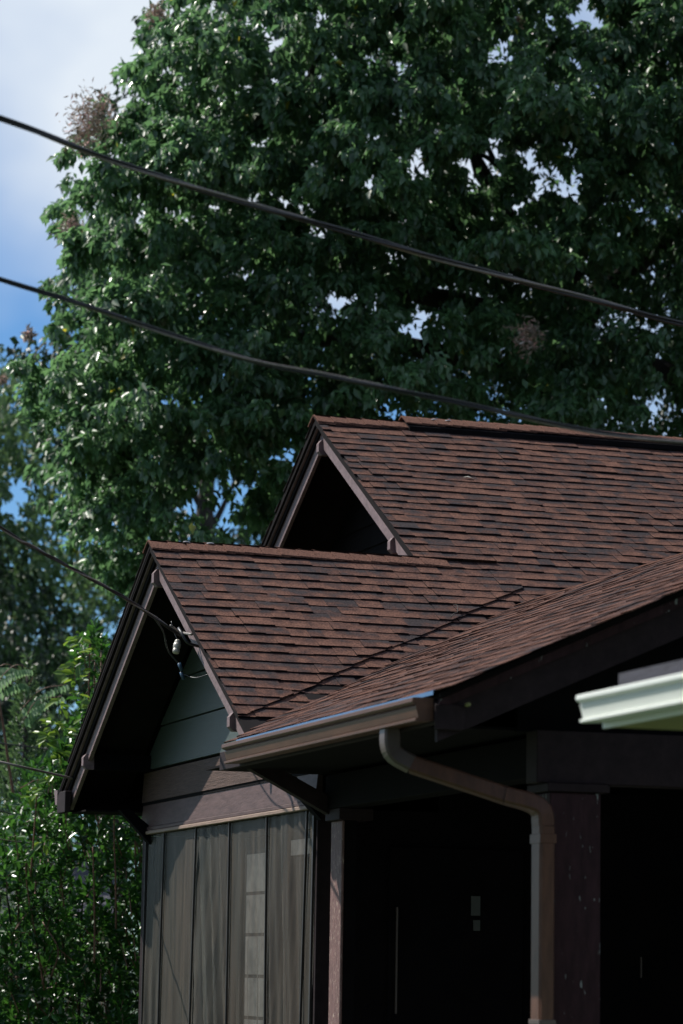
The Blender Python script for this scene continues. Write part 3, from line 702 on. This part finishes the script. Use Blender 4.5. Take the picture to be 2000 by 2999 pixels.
def inside(poly, x, y):
    r = np.zeros(len(x), bool); n = len(poly)
    for i in range(n):
        x1, y1 = poly[i]; x2, y2 = poly[(i+1) % n]
        c = ((y1 > y) != (y2 > y)) & (x < (x2-x1)*(y-y1)/((y2-y1)+1e-9)+x1); r ^= c
    return r
SUNN = np.array(SUN)
def crown(name, parent, bases, rad, n_spray, n_leaf, Ln, m, gaps=(), tone=(0, 1), flat=.6, droop=.75, ragged=None, seed=1, mask=None):
    """bases (n,3) bough centres. Sprays of leaves sit on every bough, most of them on its upper side."""
    g = np.random.default_rng(seed); n = len(bases)
    rb = rad*g.uniform(.6, 1.25, n)
    D = unit(g.normal(size=(n, n_spray, 3))); D[..., 2] = np.where(g.random((n, n_spray)) < .75, np.abs(D[..., 2]), D[..., 2])
    rr = g.uniform(.45, 1.05, (n, n_spray, 1))
    SC = bases[:, None, :] + D*rr*rb[:, None, None]*np.array([1, 1, flat])
    SC = SC.reshape(-1, 3); D = D.reshape(-1, 3)
    tw = unit(D*np.array([1, 1, .3]) + np.array([0, 0, -.45]) + g.normal(size=D.shape)*.35)
    ns = len(SC); t = g.uniform(0, 1, (ns, n_leaf, 1))
    P = SC[:, None, :] + tw[:, None, :]*t*.34*(rad/.9) + g.normal(size=(ns, n_leaf, 3))*.06*(rad/.9)
    A = unit(tw[:, None, :]*.5 + g.normal(size=(ns, n_leaf, 3))*.6 + np.array([0, 0, -droop]))
    Nn = unit(np.array([0, 0, 1.]) + g.normal(size=(ns, n_leaf, 3))*.55 + D[:, None, :]*.5)
    st = .5*g.uniform(0, 1, (ns, 1))+.5*np.repeat(g.uniform(0, 1, n), n_spray)[:, None]; tn = np.clip(st*.55+g.uniform(0, .45, (ns, n_leaf)), 0, 1)*(tone[1]-tone[0])+tone[0]
    P = P.reshape(-1, 3); A = A.reshape(-1, 3); Nn = Nn.reshape(-1, 3); tn = tn.reshape(-1)
    tn = np.where(g.random(len(tn)) < .0015, .99, np.minimum(tn, .93))
    keep = np.ones(len(P), bool)
    if len(gaps):
        x, y = project(P)
        for gx, gy, gr in gaps:
            ang = np.arctan2(y-gy, x-gx); r2 = gr*(1+.35*np.sin(3*ang+gx)+.25*np.sin(7*ang+gy))*1.5
            keep &= ~((np.hypot(x-gx, y-gy) < r2*.82) & (g.random(len(P)) < .97))
    if mask is not None:
        x, y = project(P); keep &= inside(mask, x+26*np.sin(y/31)+18*np.sin(y/11.3+x/40)+22, y+10*np.sin(x/9)) | (x > 900)
    P, A, Nn, tn = P[keep], A[keep], Nn[keep], tn[keep]
    L_ = Ln*g.uniform(.65, 1.25, len(P)); V, idx = leaves(P, A, Nn, L_, L_*g.uniform(.42, .58, len(P)))
    if parent is not None: V = V-np.array(parent.location)
    o = fast_mesh(name, V, 2, idx, tn, m, parent); o['kind'] = 'stuff'; return o
def scatter(poly, spacing, d0, d1, seed, jit=.5):
    """bough centres filling an outline in the survey photograph, at distances d0..d1"""
    g = np.random.default_rng(seed); xs = [p[0] for p in poly]; ys = [p[1] for p in poly]
    X, Y = np.meshgrid(np.arange(min(xs), max(xs), spacing), np.arange(min(ys), max(ys), spacing))
    X = X.ravel()+g.uniform(-jit, jit, X.size)*spacing; Y = Y.ravel()+g.uniform(-jit, jit, Y.size)*spacing
    k = inside(poly, X, Y); X, Y = X[k], Y[k]; dd = g.uniform(d0, d1, len(X))
    return EY + (FW + RR*((X-1000)/FPX)[:, None] - UU*((Y-1499.5)/FPX)[:, None])*dd[:, None]
def limb(name, pts, r0, r1, m, parent, seg=8):
    sp = spline([Vector(p)-parent.location for p in pts], 6); n = len(sp)
    return tube(name, sp, [r0+(r1-r0)*i/(n-1) for i in range(n)], m, parent, seg)

# ---- the great tree behind the house
base = at(1500, 2900, 40); base.z = 0
tree = empty('large_tree', base, 'huge dark green leafy tree filling the sky behind the brown roof', 'tree')
outline = [(560,-170),(520,-140),(505,-20),(450,60),(420,140),(385,210),(345,290),(275,315),(240,390),(215,460),(190,560),(185,690),(205,750),(170,850),(150,920),(90,990),(55,1060),(70,1200),(110,1330),(95,1450),(180,1560),(270,1700),(420,1780),(560,1740),(700,1600),(900,1500),(1300,1500),(2900,1500),(2900,-170)]
gaps = [(944,45,26),(743,71,22),(800,120,32),(805,223,16),(975,156,18),(1171,192,18),(1082,393,22),(1225,478,36),(1080,530,22),(832,585,26),(940,678,24),(627,603,16),(1715,36,42),(1612,49,18),(1470,147,36),(1688,170,20),(1737,241,18),(1412,469,48),(1390,531,24),(1550,442,28),(1586,504,38),(1670,540,38),(1500,616,26),(1002,879,34),(1211,950,38),(841,1325,28),(658,1088,16),(1746,1151,22),(1952,1084,18),(571,1470,45),(647,1514,48),(700,1430,36),(530,1560,26),(705,1560,22),(625,1400,22),(344,1519,24),(112,1340,20),(491,1157,20),(640,1590,14),(420,640,18),(325,760,8),(230,600,12),(530,240,14),(30,1440,40)]
mask0 = outline; outline = [(x+(50 if x < 600 else 0), y) for x, y in outline]
ph = scatter(outline, 118, 33.2, 36.2, 11); pm = scatter(outline, 150, 36.2, 39, 12); pk = scatter(outline, 205, 39, 42, 13)
# the underside of the crown at the right is set back and thinner, so it stays in its own shade
def thin(b, f, g=np.random.default_rng(5)):
    x, y = project(b); dark = (x > 1150) & (y > 560) & (y < 1500); return b[~(dark & (g.random(len(b)) < f))]
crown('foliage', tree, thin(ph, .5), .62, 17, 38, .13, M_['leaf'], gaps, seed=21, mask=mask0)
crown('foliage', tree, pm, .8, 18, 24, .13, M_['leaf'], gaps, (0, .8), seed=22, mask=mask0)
crown('foliage', tree, pk, 1.15, 26, 18, .14, M_['leafdark'], gaps, (0, .8), seed=23, mask=mask0)  # deepest layer uses darker leaves for the shade inside the crown
limb('trunk', [base, at(1520, 2200, 40), at(1560, 1700, 40), at(1600, 1350, 39.5), at(1640, 1000, 39)], .55, .30, M_['bark'], tree, 12)
for pts, r0, r1, mm in [([at(1640,1000,39), at(1560,760,38.5), at(1450,560,38), at(1380,430,37.5), at(1330,300,37)], .12, .04, 'bark'),
    ([at(1450,560,38), at(1405,520,37.6), at(1378,440,37.4)], .07, .04, 'bark'),
    ([at(1500,520,38), at(1440,470,37.4), at(1385,440,37)], .05, .02, 'bark'),
    ([at(1450,480,37.6), at(1420,410,37.2), at(1400,350,37)], .04, .02, 'bark'),
    ([at(1640,1000,39), at(1800,820,38), at(1960,700,37), at(2200,560,36)], .22, .08, 'bark'),
    ([at(1600,1200,39), at(1900,1080,37), at(2020,1150,36.5)], .16, .10, 'bark'),
    ([at(1560,800,38.5), at(1300,700,37), at(1080,660,36), at(960,640,35.5)], .13, .05, 'bark'),
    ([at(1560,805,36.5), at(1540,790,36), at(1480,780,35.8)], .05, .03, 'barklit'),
    ([at(1640,1000,39), at(1400,900,38), at(1100,800,37.5), at(850,420,37), at(760,180,36.5), at(700,60,36.5)], .17, .03, 'bark'),
    ([at(820,360,36.8), at(760,210,36), at(700,140,35.6)], .05, .02, 'bark'),
    ([at(880,330,36.8), at(920,180,36), at(950,60,35.6)], .05, .02, 'bark'),
    ([at(1560,1100,38.5), at(1100,1000,37.5), at(700,1000,37), at(380,1030,36.5), at(300,1100,36)], .15, .03, 'bark'),
    ([at(700,1000,37), at(480,1080,36.6), at(360,1250,36.2)], .06, .03, 'bark'),
    ([at(1640,1000,39), at(1700,700,38.6), at(1760,400,38), at(1780,100,37.6)], .16, .04, 'bark')]:
    limb('branch', pts, r0, r1, M_[mm], tree)
# tan webs
def nest(px_, py_, dist, rad_px, seed, n=260, tn=(0, 1)):
    n = int(n*1.8)
    g = np.random.default_rng(seed); c = np.array(at(px_, py_, dist)); r = rad_px/FPX*dist
    P = c+g.normal(size=(n, 3))*r*np.array([.5, .5, .55]); A = unit(g.normal(size=(n, 3))+np.array([0, 0, -.4])); Nn = unit(g.normal(size=(n, 3)))
    Lf = g.uniform(.04, .10, n); V, idx = leaves(P, A, Nn, Lf, Lf*.22); V = V-np.array(tree.location)
    fast_mesh('web_nest', V, 2, idx, g.uniform(tn[0], tn[1], n), M_['nest'], tree)['kind'] = 'stuff'
for i, q in enumerate(((268,338,34,62,1,420),(250,395,34.2,50,7,140),(458,42,34.4,26,2,120),(207,668,34,28,3,140),(84,977,33.6,13,4,70),(8,1112,40,14,5,60),(1545,985,33.8,42,6,200),(1520,62,34.5,18,8,60),(575,110,34.5,12,9,40))): nest(*q)

# ---- background trees at the left
def bg_tree(px_, dist, poly, sp_, label, seed, m='leafbg', Ln=.17, tone=(0, 1), gap=(), trunk=True, rad=1.3, ns=22, nl=14):
    b = at(px_, 2900, dist); b.z = 0
    t = empty('background_tree', b, label, 'tree', 'trees behind the house')
    crown('foliage', t, scatter(poly, sp_, dist-3, dist+4, seed), rad, ns, nl, Ln, M_[m], gap, tone, seed=seed)
    if trunk: limb('trunk', [b, at(px_, 2300, dist), at(px_+15, poly[0][1]+400, dist)], .35, .12, M_['bark'], t, 8)
    return t
bgaps = [(60,1420,30),(30,1480,34),(571,1470,30),(647,1514,34),(690,1440,22),(0,860,40),(690,1590,10),(190,1700,14),(290,1795,14),(320,1500,16),(500,1440,16)]
t4 = bg_tree(598, 58, [(420,1380),(560,1340),(760,1330),(900,1450),(900,1700),(760,1750),(480,1720),(430,1560)], 105, 'blurred tree with dark trunk and sky gaps left of the upper gable', 41, 'leafdark', .17, (0, .8), bgaps + [(600,1480,60),(690,1480,40),(560,1420,40),(640,1560,36)])
limb('trunk', [at(602,2100,56), at(603,1600,56), at(600,1500,56), at(606,1380,56), at(590,1250,56)], .22, .12, M_['bark'], t4)
for p in ([at(612,1560,56), at(650,1490,56), at(690,1400,56)], [at(600,1500,56), at(560,1440,56), at(520,1400,56)], [at(605,1420,56), at(640,1370,56), at(660,1330,56)]): limb('branch', p, .08, .03, M_['bark'], t4)
bg_tree(-60, 52, [(-300,980),(-40,1030),(30,1090),(90,1230),(90,1400),(80,1560),(150,1640),(200,1760),(-300,1760)], 80, 'paler blurred tree at the left edge below the blue sky', 42, 'leafbg', .17, (.3, 1), bgaps)
bg_tree(330, 55, [(80,1480),(200,1560),(330,1640),(450,1700),(520,1780),(520,2000),(420,2150),(200,2200),(60,2100),(40,1700)], 112, 'dim green tree behind the front gable rake', 43, 'leafbg', .17, (.1, .8), bgaps)
bg_tree(-90, 48, [(-300,1640),(40,1690),(150,1760),(180,1900),(150,2150),(100,2400),(-300,2450)], 112, 'dark shaded tree at the left edge above the fronds', 44, 'leafdark', .16, (.1, 1), [])
bg_tree(180, 66, [(-500,1850),(100,1800),(700,1800),(700,2700),(-500,2700)], 130, 'low dark trees far behind the hedge', 45, 'leafdark', .2, (0, .7), [], rad=1.6)
# small conifer and frond-leaved sapling
def conifer(px_, py_, dist, hgt, label, seed):
    g = np.random.default_rng(seed); top = at(px_, py_, dist); b = Vector((top.x, top.y, 0)); t = empty('conifer', b, label, 'tree'); n = 5200
    u = g.random(n)**.6; zz = top.z-u*hgt; r = (u*hgt*.2+.02)*g.random(n)**.5; q = g.uniform(0, 6.283, n)
    P = np.stack([top.x+r*np.cos(q), top.y+r*np.sin(q), zz], 1); A = unit(np.stack([np.cos(q), np.sin(q), np.full(n, .7)], 1)+g.normal(size=(n, 3))*.4)
    V, idx = leaves(P-np.array(b), A, unit(g.normal(size=(n, 3))), g.uniform(.05, .12, n), g.uniform(.015, .03, n)); o = fast_mesh('foliage', V, 2, idx, g.uniform(.2, .9, n), M_['leafbg'], t); o['kind'] = 'stuff'
    limb('trunk', [b, top-Vector((0, 0, .2))], .09, .015, M_['bark'], t)
conifer(82, 1912, 34, 3.4, 'narrow pointed conifer behind the pale fronds', 51)
fb = at(60, 2900, 31); fb.z = 0
frt = empty('frond_tree', fb, 'sapling with pale green arching fronds at the left edge', 'tree')
limb('trunk', [fb, at(50, 2500, 31), at(20, 2200, 31), at(-10, 2010, 31)], .02, .01, M_['twig'], frt)
fronds = [((-20,2030),(90,1975),(80,2020),31),((-30,2020),(40,1950),(88,1960),30.8),((-10,2060),(-40,2100),(28,2100),31),((60,2080),(120,2020),(195,2005),30.9),((70,2110),(110,2050),(180,2040),30.7),((60,2060),(110,1990),(160,1995),31.2),((-20,1960),(20,1945),(60,1965),31),((70,2120),(120,2080),(150,2090),31),((-30,1990),(10,2030),(20,2075),30.8)]
g = np.random.default_rng(61); PV = []; AV = []; NV = []; LV = []
for (a, b_, c, dd) in fronds[:2]+fronds[3:5]+fronds[6:7]:
    A0, B0, C0 = [np.array(at(q[0], q[1], dd)) for q in (a, b_, c)]
    limb('frond_stem', [Vector(A0), Vector(B0), Vector(C0)], .006, .002, M_['twig'], frt, 5)
    for k in range(13):
        t = (k+1)/13; p = (1-t)**2*A0+2*t*(1-t)*B0+t*t*C0; tg = unit(2*(1-t)*(B0-A0)+2*t*(C0-B0))
        for s in (-1, 1):
            side = np.cross(tg, [0, 0, 1]); PV.append(p); AV.append(unit(side*s*.6+tg*.25+np.array([0, 0, -.75]))); NV.append(unit(np.array([0, 0, 1.])+side*s*.6+g.normal(size=3)*.45)); LV.append(.13*(1-.35*t))
PV = np.array(PV)-np.array(fb); LV = np.array(LV); V, idx = leaves(PV, np.array(AV), np.array(NV), LV, LV*.42, .2, 'full')
o = fast_mesh('foliage', V, 2, idx, g.uniform(.2, .9, len(PV)), M_['frond'], frt); o['kind'] = 'stuff'

# ---- glossy hedge shrub beside the house
sb = at(220, 2990, 28.4); sb.z = 0
shr = empty('tall_shrub', sb, 'tall glossy evergreen shrub left of the brown house, some leaves turning yellow', 'shrub')
hedge = [(-250,2480),(0,2440),(60,2330),(90,2240),(150,2230),(220,2200),(300,2300),(420,2360),(470,2360),(470,3300),(-250,3300)]
g = np.random.default_rng(71)
def shoots(poly, spacing, d0, d1, seed):
    b = scatter(poly, spacing, d0, d1, seed, .6); return b
SP = np.concatenate([shoots(hedge, 34, 27.4, 28.3, 72), shoots(hedge, 38, 28.3, 29.4, 73), shoots(hedge, 50, 29.4, 30.4, 74)])
column = [(262,1838),(228,1880),(215,1960),(225,2050),(190,2110),(150,2200),(140,2260),(330,2300),(330,1900)]
SP2 = np.concatenate([shoots(column, 30, 27.4, 28, 75), shoots(column, 38, 28, 28.6, 76)])
SP2 = SP2[g.random(len(SP2)) < .8]
SP = np.concatenate([SP, SP2])
xg, yg = project(SP)
hg = [(245,2565,32),(20,2650,40),(225,2590,20),(330,2650,14)]
kp = np.ones(len(SP), bool)
for a, b_, c in hg: kp &= np.hypot(xg-a, yg-b_) > c
SP = SP[kp]
ns, nl = len(SP), 12
ax = unit(g.normal(size=(ns, 3))*.45+np.array([-.15, -.15, .8]))
k = np.arange(nl); q = k*2.4+g.uniform(0, 6, (ns, 1))
e1 = unit(np.cross(ax, [1, .2, 0])); e2 = np.cross(ax, e1)
rad = e1[:, None, :]*np.cos(q)[..., None]+e2[:, None, :]*np.sin(q)[..., None]
tt = (k/nl)[None, :, None]
P = SP[:, None, :]+ax[:, None, :]*(tt-.5)*.15 + g.normal(size=(ns, nl, 3))*.012
A = unit(rad*(1.15-.6*tt)+ax[:, None, :]*(.35+.8*tt)+g.normal(size=(ns, nl, 3))*.25)
Nn = unit(ax[:, None, :]*1.0-rad*.5+g.normal(size=(ns, nl, 3))*.25)
Ln = (.112*g.uniform(.6, 1.15, (ns, nl)))
P = P.reshape(-1, 3); A = A.reshape(-1, 3); Nn = Nn.reshape(-1, 3); Ln = Ln.reshape(-1)
tn = np.clip(g.uniform(0, .6, (ns, 1))+g.uniform(0, .35, (ns, nl)), 0, .92).reshape(-1)
V, idx = leaves(P-np.array(sb), A, Nn, Ln, Ln*g.uniform(.38, .5, len(Ln)), .2, 'full')
# the 300 leaves that show largest, each an object of its own
dist_ = np.linalg.norm(P-EY, axis=1); x, y = project(P)
vis = (x > 5) & (x < 440) & (y > 1850) & (y < 2990) & ~((x > 150) & (y < 2370) & (y > 2250))
facing = np.abs((unit(np.cross(np.cross(A, Nn), A))*unit(P-EY)).sum(1)); sc_ = np.where(vis, Ln*Ln*(.3+facing)/dist_**2*np.where(dist_ < 28.1, 1, .3), 0)
order = np.argsort(-sc_); top = order[:300]; rest = np.ones(len(P), bool); rest[top] = False
protos = []
for kk in range(8):
    l1 = np.array([1.0]); v1, i1 = leaves(np.zeros((1, 3)), np.array([[1., 0, 0]]), np.array([[0, 0, 1.]]), l1, l1*(.36+.01*kk), .2+.01*kk, 'full')
    o = fast_mesh('leaf', v1, 2, i1, np.array([.1+.11*kk]), M_['shrub'], shr); protos.append(o.data); bpy.data.objects.remove(o)
for i in top:
    a = Vector(A[i]); s = a.cross(Vector(Nn[i])).normalized(); nrm = s.cross(a)
    m = Matrix((a, -s, nrm)).transposed().to_4x4(); m = m @ Matrix.Scale(float(Ln[i]), 4); m.translation = Vector(P[i])-sb
    o = bpy.data.objects.new('leaf', protos[min(7, int(tn[i]*8))]); C.objects.link(o); o.parent = shr; o.matrix_local = m
o = fast_mesh('foliage', V[rest], 2, idx, tn[rest], M_['shrub'], shr); o['kind'] = 'stuff'
# twigs of every shoot
vs = []; fs = []
for i in range(0, ns, 2):
    p = Vector(SP[i])-sb; a = Vector(ax[i]); vs, fs = tube_geo([p-a*.22+Vector((0, 0, -.05)), p-a*.08, p+a*.09], [.006, .0045, .002], 4, vs, fs, False)
o = mesh('twigs', vs, fs, M_['twig'], shr); o['kind'] = 'stuff'
for pts in ([at(276,2820,27.3), at(277,2700,27.3), at(275,2600,27.3), at(272,2480,27.3)], [at(340,2720,27.4), at(338,2560,27.4), at(334,2460,27.4), at(335,2380,27.4)],
            [at(262,2300,27.5), at(259,2080,27.5), at(262,1960,27.5), at(262,1880,27.5)], [at(280,2200,27.6), at(276,2060,27.6), at(278,1940,27.6)], [at(398,2560,27.5), at(396,2470,27.5), at(400,2390,27.5)],
            [at(130,2900,27.6), at(100,2720,27.6), at(80,2600,27.6), at(75,2520,27.6)], [at(90,2560,27.4), at(100,2440,27.4), at(108,2320,27.4)], [at(150,2860,27.5), at(170,2780,27.5), at(125,2700,27.6)]):
    limb('stem', pts, .010, .006, M_['twig'], shr, 6)
for k_ in range(14):
    xx = -100+k_*42; limb('stem', [Vector((at(xx, 2990, 28.8).x, at(xx, 2990, 28.8).y, 0)), at(xx+random.uniform(-20, 20), 2800, 28.7), at(xx+random.uniform(-30, 30), 2600, 28.6)], .018, .008, M_['bark'], shr, 6)
# yellowing leaves
yl = [(185,2065),(170,2055),(215,1955),(225,1975),(200,1972),(270,2065),(225,1878),(245,1862),(240,1915),(270,1970),(290,1965),(150,2120),(175,2125),(190,2135),(205,2140),(130,2165),(112,2160),(140,2155),(180,2195),(172,2210),(165,2270),(150,2280),(100,2325),(118,2322),(128,2470),(262,2110),(250,2100),(215,1878),(240,2030),(150,2110),(160,2135)]
n = len(yl)*4; cc = np.array([np.array(at(a+random.uniform(-14, 14), b_+random.uniform(-14, 14), 27.2+random.uniform(0, .2))) for a, b_ in yl for _ in range(4)])
A = unit(g.normal(size=(n, 3))*np.array([1, .5, .35])+np.array([-.3, -.1, -.25])); Nn = unit(g.normal(size=(n, 3))*.4+np.array([0, -.6, .8])); Lf = g.uniform(.08, .13, n)
V, idx = leaves(cc-np.array(sb), A, Nn, Lf, Lf*.5, .18, 'full')
tnn = g.uniform(0, .60, n)**1.3
for i in range(n):
    o = fast_mesh('yellow_leaf', V[i:i+1], 2, idx, tnn[i:i+1], M_['shruby'], shr)

# ================================================================== unseen trees added round the garden to block sky light
def round_tree(x, y, h, r, label, seed):
    g2 = np.random.default_rng(seed); t = empty('sky_block_tree', (x, y, 0), label, 'tree')
    B = unit(g2.normal(size=(110, 3))); B[:, 2] = np.abs(B[:, 2])*.9-.25; B = np.array([x, y, h-r])+B*r*g2.uniform(.55, 1, (110, 1))*np.array([1.1, 1.1, 1])
    crown('foliage', t, B, 1.5, 16, 14, .3, M_['leafdark'], seed=seed)
    tube('trunk', [(0, 0, 0), (.1, .1, h*.35), (0, .2, h*.7)], [.4, .3, .12], M_['bark'], t, 10)
round_tree(22, 30, 13, 5.5, 'unseen dark tree added to block sky light, beyond the right end of the brown house', 81)
round_tree(-9, -12, 12, 5.5, 'unseen tree added to block sky light, on the far side of the street, left of the viewer', 82)
round_tree(3, -14, 13, 6, 'unseen tree added to block sky light, on the far side of the street, behind the viewer', 83)
round_tree(15, -9, 12, 6, 'unseen tree added to block sky light, on the far side of the street, right of the viewer', 84)
round_tree(24, 4, 12, 5.5, 'unseen tree added to block sky light, beside the neighbouring house', 85)
round_tree(-13, 9, 12, 5.5, 'unseen tree added to block sky light, at the left side of the garden, out over the lawn', 86)
round_tree(-15, 20, 12, 5, 'unseen tree added to block sky light, at the far left of the garden', 87)
